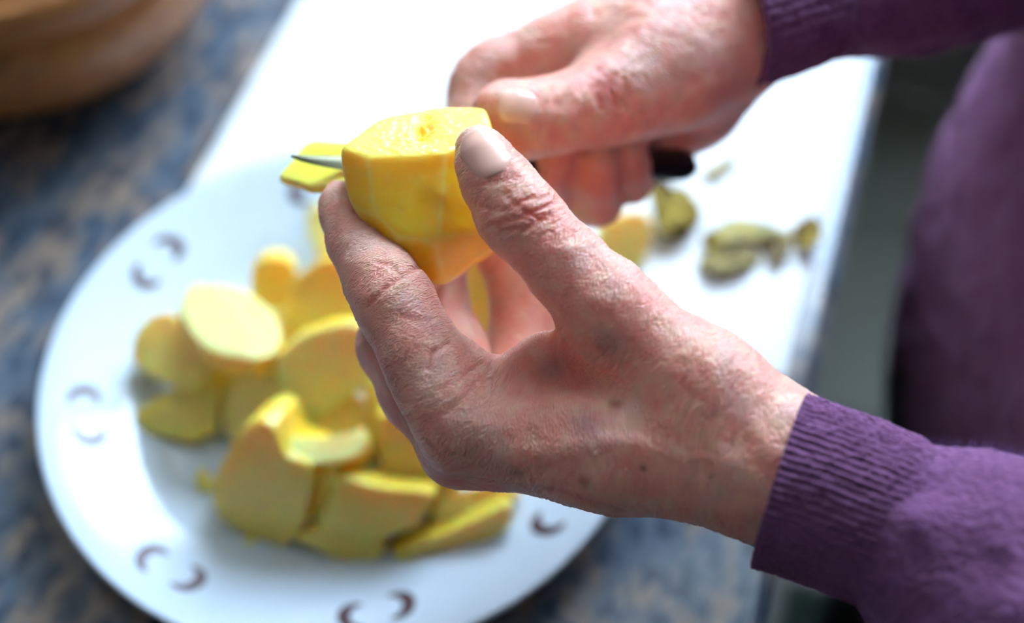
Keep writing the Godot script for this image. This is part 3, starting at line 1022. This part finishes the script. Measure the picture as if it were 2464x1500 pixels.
# creases are lines of pixels found on the skin, pressed in by `deep` over `wide`
func skin(f: Field, cell: float, fine: int, creases: Array, spots: Array, wrinkle: float, knuckles: Array, into: ArrayMesh, origin: Vector3) -> void:
	var lines := []
	for c in creases:
		var pts := []
		for i in c[0].size() - 1:
			var p := Vector2(c[0][i][0], c[0][i][1])
			var q := Vector2(c[0][i + 1][0], c[0][i + 1][1])
			var n := maxi(1, int(p.distance_to(q) / 12.0))
			for k in n + int(i == c[0].size() - 2):
				var m := p.lerp(q, float(k) / n)
				var w := skin_point(f, m.x, m.y)
				if pts.is_empty() or w.distance_to(pts[-1]) < 0.006: pts.append(w)
		var mid := Vector3.ZERO
		for w in pts: mid += w / pts.size()
		var reach := 0.0
		for w in pts: reach = maxf(reach, mid.distance_to(w))
		lines.append([mid, reach + c[2] * 3.0, pts, c[1], c[2]])
	var marks := []
	for s in spots: marks.append([skin_point(f, s[0], s[1]), s[2], s[3], s[4]])
	var knobs := []
	for k in knuckles: knobs.append([skin_point(f, k[0], k[1]), k[2], k[3]])
	f.build(cell)
	f.directions()
	f.relax(1)
	for k in fine: f.refine()
	var nrm := f.normals()
	var long := noise(1.0, 11, 2)
	var fold := noise(1.0, 17, 1)
	var lump := noise(95.0, 13, 2)
	var mott := noise(160.0, 19, 3)
	var blotch := noise(45.0, 23, 2)
	var col := PackedColorArray()
	col.resize(f.V.size())
	var base := lin(0.96, 0.71, 0.61)
	var red := lin(0.93, 0.52, 0.45)
	var dusk := lin(0.80, 0.59, 0.59)
	var sand := lin(0.93, 0.74, 0.56)
	for i in f.V.size():
		var p := f.V[i]
		# fine skin lines run across the bone; coarser folds gather near the joints
		var gather := 0.25
		for k in knobs:
			var dd: float = p.distance_to(k[0]) / k[1]
			if dd < 2.5: gather += k[2] * exp(-dd * dd)
		var uv := f.UV[i]
		var h := -absf(long.get_noise_2d(uv.x * 800.0, uv.y * 140.0)) * 0.00036 * wrinkle
		h += -pow(absf(1.0 - absf(fold.get_noise_2d(uv.x * 420.0, uv.y * 90.0) * 1.6)), 4.0) * 0.0005 * gather * wrinkle
		h += lump.get_noise_3dv(p) * 0.0005
		var rub := 0.0
		for l in lines:
			if p.distance_squared_to(l[0]) > l[1] * l[1]: continue
			var pts: Array = l[2]
			var best := 1.0
			for k in pts.size() - 1:
				var a: Vector3 = pts[k]
				var ba: Vector3 = pts[k + 1] - a
				var pa := p - a
				best = minf(best, (pa - ba * clampf(pa.dot(ba) / maxf(ba.length_squared(), 1e-9), 0.0, 1.0)).length_squared())
			var e: float = sqrt(best) / l[4]
			if e < 3.0:
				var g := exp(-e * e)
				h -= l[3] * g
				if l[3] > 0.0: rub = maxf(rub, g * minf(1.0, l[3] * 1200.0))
		f.V[i] = p + nrm[i] * h
		var m := mott.get_noise_3dv(p)
		var b := blotch.get_noise_3dv(p)
		var c := base.lerp(red, clampf(0.24 + 0.55 * b + 0.4 * m, 0.0, 0.6))
		c = c.lerp(sand, clampf(-0.7 * m - 0.2 * b, 0.0, 0.4))
		c = c.lerp(dusk, clampf(-0.8 * b - 0.1, 0.0, 0.3))
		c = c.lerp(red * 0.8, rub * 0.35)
		for k in marks:
			var e: float = p.distance_to(k[0]) / k[1]
			if e < 2.0: c = c.lerp(k[2], exp(-e * e * 1.3) * k[3])
		col[i] = c
	mesh_of(f.V, f.triangles(), col, f.UV, origin, into)

# a nail laid on the skin: middle of it in pixels, the way it points (lens axes), the way it faces, width and length in metres
func fingernail(f: Field, px: float, py: float, along: Vector3, w: float, l: float, m: Material, parent: Node3D) -> void:
	var c := skin_point(f, px, py)
	var n := f.grad(c)
	var a := lens * along
	a = (a - n * a.dot(n)).normalized()
	var s := a.cross(n)
	var rings := []
	var R := 22
	var top := []
	var bot := []
	for i in R + 1:
		var v := -1.0 + 2.0 * i / R
		var t := PackedVector3Array()
		var b := PackedVector3Array()
		for j in 17:
			var u := -1.0 + j / 8.0
			# rounded at the root and slightly at the free edge
			var wide := w * 0.5 * (1.0 - 0.25 * pow(maxf(0.0, -v), 4.0) - 0.16 * pow(maxf(0.0, v), 6.0))
			var vv := v - 0.22 * u * u * maxf(0.0, v) + 0.18 * u * u * maxf(0.0, -v)
			var p := c + a * vv * l * 0.5 + s * u * wide + n * 0.012
			for k in 14: p -= n * (f.ev(p, f.all)) * 0.7
			var lift := 0.00055 * (1.0 - pow(absf(u), 4.0) * 1.2) + 0.0002 * v - 0.0005 * pow(maxf(0.0, -v), 8.0)
			t.append(p + n * lift)
			b.append(p + n * (lift - 0.0008))
		top.append(t)
		bot.append(b)
	for i in R + 1:
		var r := PackedVector3Array(top[i])
		var back := PackedVector3Array(bot[i])
		back.reverse()
		r.append_array(back)
		rings.append(r)
	part("fingernail", loft(rings, [], parent.position), m, parent)

func tube(path: Array, radii: Array, n: int, steps: int) -> Array:      # smooth rings along a bent path; [rings, centres]
	var rings := []
	var cs := []
	var last := Vector3.ZERO
	var m := path.size()
	for k in steps + 1:
		var f := float(k) / steps * (m - 1)
		var i := mini(int(f), m - 2)
		var t := f - i
		var a: Vector3 = path[maxi(i - 1, 0)]
		var d: Vector3 = path[mini(i + 2, m - 1)]
		var c: Vector3 = path[i].cubic_interpolate(path[i + 1], a, d, t)
		var c2: Vector3 = path[i].cubic_interpolate(path[i + 1], a, d, t + 0.01)
		var r: float = lerpf(radii[i], radii[i + 1], t)
		var ax := (c2 - c).normalized()
		var x := (lens.z - ax * lens.z.dot(ax)).normalized()
		var y := ax.cross(x)
		var ring := PackedVector3Array()
		for j in n:
			var an := TAU * j / n
			ring.append(c + (x * cos(an) + y * sin(an)) * r)
		rings.append(ring)
		cs.append(c)
	return [rings, cs]

func cuff(path: Array, radii: Array, ribs: int, m: Material, parent: Node) -> ArrayMesh:
	var n := ribs * 6
	var tb := tube(path, radii, n, 60)
	var rings: Array = tb[0]
	var cs: Array = tb[1]
	var wob := noise(160.0, 41, 2)
	var out := []
	for k in rings.size():
		var r := PackedVector3Array()
		var t := float(k) / (rings.size() - 1)
		for j in n:
			var p: Vector3 = rings[k][j]
			var c: Vector3 = cs[k]
			var dir := (p - c).normalized()
			var rib := pow(absf(sin(PI * j / 6.0 + 0.5 * wob.get_noise_3dv(p * 0.5))), 0.45)
			var stitch := 0.00012 * sin(t * 95.0 + j * 0.5)
			r.append(p + dir * (0.0011 * rib * smoothstep(1.0, 0.85, t) - 0.0006 + stitch * rib + 0.0006 * wob.get_noise_3dv(p)))
		out.append(r)
	# turn the hem in, so that the cuff has thickness
	var inner := PackedVector3Array()
	var deep := PackedVector3Array()
	var hem := PackedVector3Array()
	for j in n:
		var c: Vector3 = cs[0]
		hem.append(c + (out[0][j] - c) * 0.96 - (cs[1] - c) * 0.5)
		inner.append(c + (out[0][j] - c) * 0.88)
		deep.append(cs[8] + (out[8][j] - cs[8]) * 0.86)
	var mesh := loft([deep, inner, hem] + out, [], (parent as Node3D).get_parent_node_3d().position if parent is MeshInstance3D else parent.position)
	part("cuff", mesh, m, parent)
	return mesh

func person() -> void:
	var root := thing("person", yawed * Vector3(0.31, 0, -0.32))
	tag(root, "person in a purple wool sweater standing at the worktop, peeling a potato with both hands", "person")
	var o := root.position
	skin_m = tinted(0.38, 0.58)
	skin_m.rim_enabled = true
	skin_m.rim = 0.25
	skin_m.rim_tint = 0.2
	skin_m.subsurf_scatter_enabled = true
	skin_m.subsurf_scatter_strength = 0.28
	skin_m.heightmap_enabled = true
	skin_m.heightmap_scale = 0.045
	var fine := noise(0.045, 51, 3)
	fine.fractal_type = FastNoiseLite.FRACTAL_RIDGED
	skin_m.heightmap_texture = noise_map(fine)
	skin_m.uv1_scale = Vector3(1.0 / 0.022, 1.0 / 0.06, 1)
	var body := ArrayMesh.new()
	var brown := lin(0.62, 0.31, 0.17)
	var plum := lin(0.50, 0.33, 0.38)
	var rosy := lin(0.83, 0.36, 0.30)
	var left := near_hand()
	skin(left, 0.0012, 1, [
		[[[1130, 452], [1180, 440], [1240, 425]], 0.0003, 0.0010],
		[[[1155, 500], [1215, 505], [1270, 480], [1325, 470]], 0.0005, 0.0009],
		[[[1170, 545], [1240, 530], [1300, 500], [1345, 485]], 0.0006, 0.0009],
		[[[1195, 560], [1260, 552], [1330, 515]], 0.0006, 0.0009],
		[[[1215, 470], [1250, 500], [1300, 525]], 0.0005, 0.0008],
		[[[1225, 520], [1240, 490], [1280, 470]], 0.0004, 0.0008],
		[[[880, 742], [925, 695], [975, 660], [1010, 640]], 0.0008, 0.0009],
		[[[905, 628], [940, 640], [985, 672]], 0.0004, 0.0008],
		[[[838, 562], [870, 548], [900, 540]], 0.0004, 0.0010],
		[[[1078, 826], [1062, 836], [1040, 850], [1028, 885]], 0.0009, 0.0011],
		[[[1160, 875], [1120, 900], [1060, 940]], 0.0005, 0.0011],
		[[[1150, 920], [1110, 965], [1080, 990]], 0.0004, 0.0010],
		[[[1310, 785], [1300, 840], [1280, 880]], 0.0009, 0.0011],
		[[[1335, 800], [1335, 860], [1350, 900]], 0.0006, 0.0012],
		[[[1355, 820], [1365, 870], [1385, 905]], 0.0005, 0.0012],
		[[[960, 760], [1000, 770], [1060, 765]], 0.0003, 0.0008],
		[[[915, 755], [918, 800], [925, 840]], 0.0003, 0.0011],
		[[[1500, 1235], [1350, 1190], [1180, 1160], [1090, 1150]], 0.0009, 0.0016],
		[[[1140, 1010], [1400, 960], [1700, 1060]], -0.0008, 0.004],
		[[[1200, 1100], [1500, 1060], [1750, 1120]], -0.0006, 0.003]],
		[[1482, 975, 0.0022, brown, 0.75], [1285, 1035, 0.0018, brown, 0.45], [1243, 1140, 0.0022, brown, 0.6], [1405, 1160, 0.0020, brown, 0.6], [1548, 1128, 0.0011, brown, 0.85], [1730, 1110, 0.0014, brown, 0.3],
		[1470, 830, 0.006, plum, 0.3], [1400, 1020, 0.005, plum, 0.45], [1330, 890, 0.005, plum, 0.4], [1440, 1060, 0.006, plum, 0.3], [1120, 1090, 0.012, plum, 0.3], [950, 880, 0.009, plum, 0.25], [1270, 520, 0.006, rosy, 0.25], [1010, 780, 0.007, rosy, 0.4], [840, 520, 0.006, rosy, 0.35], [1240, 870, 0.006, rosy, 0.4], [1400, 930, 0.006, rosy, 0.3]],
		1.0, [[1270, 520, 0.011, 1.0], [930, 720, 0.009, 0.15], [1340, 870, 0.01, 0.8], [1250, 1170, 0.012, 0.8], [1750, 1250, 0.03, 0.6]], body, o)
	var right := far_hand()
	skin(right, 0.0016, 1, [
		[[[1440, 165], [1432, 215], [1445, 260]], 0.0006, 0.0012], [[[1480, 180], [1470, 215], [1478, 250]], 0.0006, 0.0012], [[[1500, 190], [1510, 225], [1495, 260]], 0.0005, 0.0012],
		[[[1330, 215], [1340, 270], [1330, 330]], 0.0004, 0.0012], [[[1300, 225], [1310, 270], [1300, 330]], 0.0003, 0.0012]],
		[[1465, 210, 0.0065, rosy, 0.8], [1190, 300, 0.007, rosy, 0.6], [1240, 345, 0.006, rosy, 0.6], [1430, 440, 0.012, rosy, 0.6], [1330, 430, 0.01, rosy, 0.5], [1520, 420, 0.01, rosy, 0.5]],
		0.8, [[1470, 215, 0.009, 1.2], [1180, 170, 0.009, 0.5]], body, o)
	# trunk, arms and legs under the clothes
	var trunk := Field.new()
	trunk.KB = 0.03
	var c := func(x: float, y: float, z: float) -> Vector3: return yawed * Vector3(x, y, z)
	var le := at(2870, 1680, 0.345)
	var re := at(2700, -250, 0.56)
	var ls: Vector3 = c.call(0.42, 1.30, -0.15)
	var rs: Vector3 = c.call(0.42, 1.30, -0.50)
	for b in [[[0.335, 0.86, -0.38], [0.335, 0.86, -0.26], 0.10, 0.10], [[0.37, 1.0, -0.38], [0.37, 1.0, -0.26], 0.09, 0.09], [[0.40, 1.18, -0.40], [0.40, 1.18, -0.24], 0.08, 0.08], [[0.42, 1.3, -0.48], [0.42, 1.3, -0.17], 0.055, 0.055],
		[[0.32, 0.82, -0.40], [0.30, 0.45, -0.40], 0.085, 0.055], [[0.30, 0.45, -0.40], [0.32, 0.07, -0.40], 0.05, 0.035], [[0.32, 0.82, -0.24], [0.30, 0.45, -0.24], 0.085, 0.055], [[0.30, 0.45, -0.24], [0.32, 0.07, -0.24], 0.05, 0.035],
		[[0.33, 0.04, -0.40], [0.18, 0.03, -0.40], 0.034, 0.028], [[0.33, 0.04, -0.24], [0.18, 0.03, -0.24], 0.034, 0.028], [[0.40, 1.2, -0.325], [0.42, 1.42, -0.325], 0.07, 0.045]]:
		trunk.bone(0, c.call(b[0][0], b[0][1], b[0][2]), c.call(b[1][0], b[1][1], b[1][2]), b[2], b[3], 0.05)
	trunk.bone(0, at(2300, 1360, 0.367), le, 0.017, 0.032, 0.02)
	trunk.bone(0, le, ls, 0.030, 0.036, 0.02)
	trunk.bone(0, at(2200, -90, 0.515), re, 0.017, 0.032, 0.02)
	trunk.bone(0, re, rs, 0.030, 0.036, 0.02)
	skin(trunk, 0.016, 0, [], [], 0.0, [], body, o)
	part("body", body, skin_m, root)
	var nail := mat(Color(0.97, 0.72, 0.63), 0.16, 0.6)
	nail.subsurf_scatter_enabled = true
	nail.subsurf_scatter_strength = 0.1
	fingernail(left, 1167, 362, Vector3(-0.50, 0.86, 0), 0.0122, 0.0168, nail, root)
	fingernail(right, 1248, 252, Vector3(-0.93, 0.15, 0.3), 0.0115, 0.013, nail, root)
	clothes(root, le, re, ls, rs)

func clothes(root: Node3D, le: Vector3, re: Vector3, ls: Vector3, rs: Vector3) -> void:
	var o := root.position
	var wool := mat(Color(0.44, 0.28, 0.41), 0.95, 0.2)
	wool.rim_enabled = true
	wool.rim = 0.6
	wool.rim_tint = 0.6
	wool.heightmap_enabled = true
	wool.heightmap_scale = 0.12
	wool.heightmap_texture = noise_map(noise(0.03, 61, 4))
	wool.uv1_triplanar = true
	wool.uv1_scale = Vector3(22, 22, 22)
	var f := Field.new()
	f.KB = 0.03
	var c := func(x: float, y: float, z: float) -> Vector3: return yawed * Vector3(x, y, z)
	for b in [[[0.335, 0.80, -0.40], [0.335, 0.80, -0.24], 0.135, 0.135], [[0.335, 0.92, -0.40], [0.335, 0.92, -0.24], 0.145, 0.145], [[0.385, 1.05, -0.41], [0.385, 1.05, -0.24], 0.135, 0.135], [[0.40, 1.2, -0.42], [0.40, 1.2, -0.22], 0.12, 0.12], [[0.42, 1.3, -0.48], [0.42, 1.3, -0.17], 0.07, 0.07]]:
		f.bone(0, c.call(b[0][0], b[0][1], b[0][2]), c.call(b[1][0], b[1][1], b[1][2]), b[2], b[3], 0.06)
	chain(f, 0, [[2175, 1278, 0.3722, 213], [2255, 1318, 0.370, 246], [2360, 1385, 0.366, 258], [2560, 1510, 0.358, 262]], 0.006)
	f.bone(0, at(2560, 1510, 0.358), le, 0.0276, 0.048, 0.02)
	f.bone(0, le, ls, 0.048, 0.07, 0.04)
	chain(f, 0, [[1960, -15, 0.502, 165], [2090, -48, 0.506, 178], [2250, -95, 0.52, 188]], 0.006)
	f.bone(0, at(2250, -95, 0.52), re, 0.029, 0.048, 0.02)
	f.bone(0, re, rs, 0.048, 0.07, 0.04)
	f.build(0.008)
	f.directions()
	f.relax(1)
	f.refine()
	var nrm := f.normals()
	var n1 := noise(38.0, 71, 3)
	var n2 := noise(420.0, 72, 2)
	for i in f.V.size():
		var p := f.V[i]
		f.V[i] = p + nrm[i] * (n1.get_noise_3dv(p) * 0.0035 + n2.get_noise_3dv(p) * 0.0006)
	var sweater := part("sweater", mesh_of(f.V, f.triangles(), PackedColorArray(), PackedVector2Array(), o), wool, root)
	cuff([at(1874, 1156, 0.3815), at(1960, 1185, 0.379), at(2060, 1222, 0.376), at(2180, 1268, 0.3725)], [0.0242, 0.0240, 0.0238, 0.0232], 70, wool, sweater)
	cuff([at(1750, 52, 0.487), at(1830, 30, 0.492), at(1960, -12, 0.500)], [0.0246, 0.0244, 0.0240], 40, wool, sweater)
	# loose fibres that stand off the wool
	var blade := PackedVector3Array()
	var idx := PackedInt32Array()
	for k in 5:
		var t := k / 4.0
		for s in 3:
			var a := TAU * s / 3
			var r := 0.5 * (1.0 - 0.7 * t)
			blade.append(Vector3(cos(a) * r + 18.0 * t * t, t * 60.0, sin(a) * r))
	for k in 4:
		for s in 3:
			var a := k * 3 + s
			var b := k * 3 + (s + 1) % 3
			idx.append_array([a, b, a + 3, b, b + 3, a + 3])
	var mm := MultiMesh.new()
	mm.transform_format = MultiMesh.TRANSFORM_3D
	mm.mesh = mesh_of(blade, idx)
	var where := []
	for i in f.V.size():
		var p := f.V[i] + o
		var d := (p - EYE).dot(-lens.z)
		var q := (p - EYE)
		var x := q.dot(lens.x) / d * FOCAL + 1232.0
		if d < 0.42 and d > 0.3 and x > 2080 and x < 2700: where.append([f.V[i], nrm[i]])
	var count := 9000
	mm.instance_count = count
	for k in count:
		var w = where[rng.randi() % where.size()]
		var n: Vector3 = (w[1] + 0.7 * Vector3(rng.randf_range(-1, 1), rng.randf_range(-1, 1), rng.randf_range(-1, 1))).normalized()
		var x := n.cross(Vector3(rng.randf_range(-1, 1), rng.randf_range(-1, 1), rng.randf_range(-1, 1))).normalized()
		var s := 0.00006
		var long := s * rng.randf_range(0.35, 1.0)
		mm.set_instance_transform(k, Transform3D(Basis(x * s * 1.1, n * long, x.cross(n) * s * 1.1), w[0] + Vector3(rng.randf_range(-1, 1), rng.randf_range(-1, 1), rng.randf_range(-1, 1)) * 0.0008))
	var fz := MultiMeshInstance3D.new()
	fz.name = "wool_fibres"
	fz.multimesh = mm
	fz.material_override = mat(Color(0.55, 0.42, 0.66), 0.9, 0.2)
	fz.set_meta("kind", "stuff")
	sweater.add_child(fz, true)
	var t := Field.new()
	t.KB = 0.03
	for b in [[[0.32, 0.80, -0.39], [0.32, 0.80, -0.25], 0.125, 0.125], [[0.32, 0.80, -0.40], [0.30, 0.45, -0.40], 0.10, 0.075], [[0.30, 0.45, -0.40], [0.32, 0.10, -0.40], 0.075, 0.06], [[0.32, 0.80, -0.24], [0.30, 0.45, -0.24], 0.10, 0.075], [[0.30, 0.45, -0.24], [0.32, 0.10, -0.24], 0.075, 0.06]]:
		t.bone(0, c.call(b[0][0], b[0][1], b[0][2]), c.call(b[1][0], b[1][1], b[1][2]), b[2], b[3], 0.03)
	t.build(0.012)
	part("trousers", mesh_of(t.V, t.triangles(), PackedColorArray(), PackedVector2Array(), o), mat(Color(0.07, 0.12, 0.10), 0.9), root)
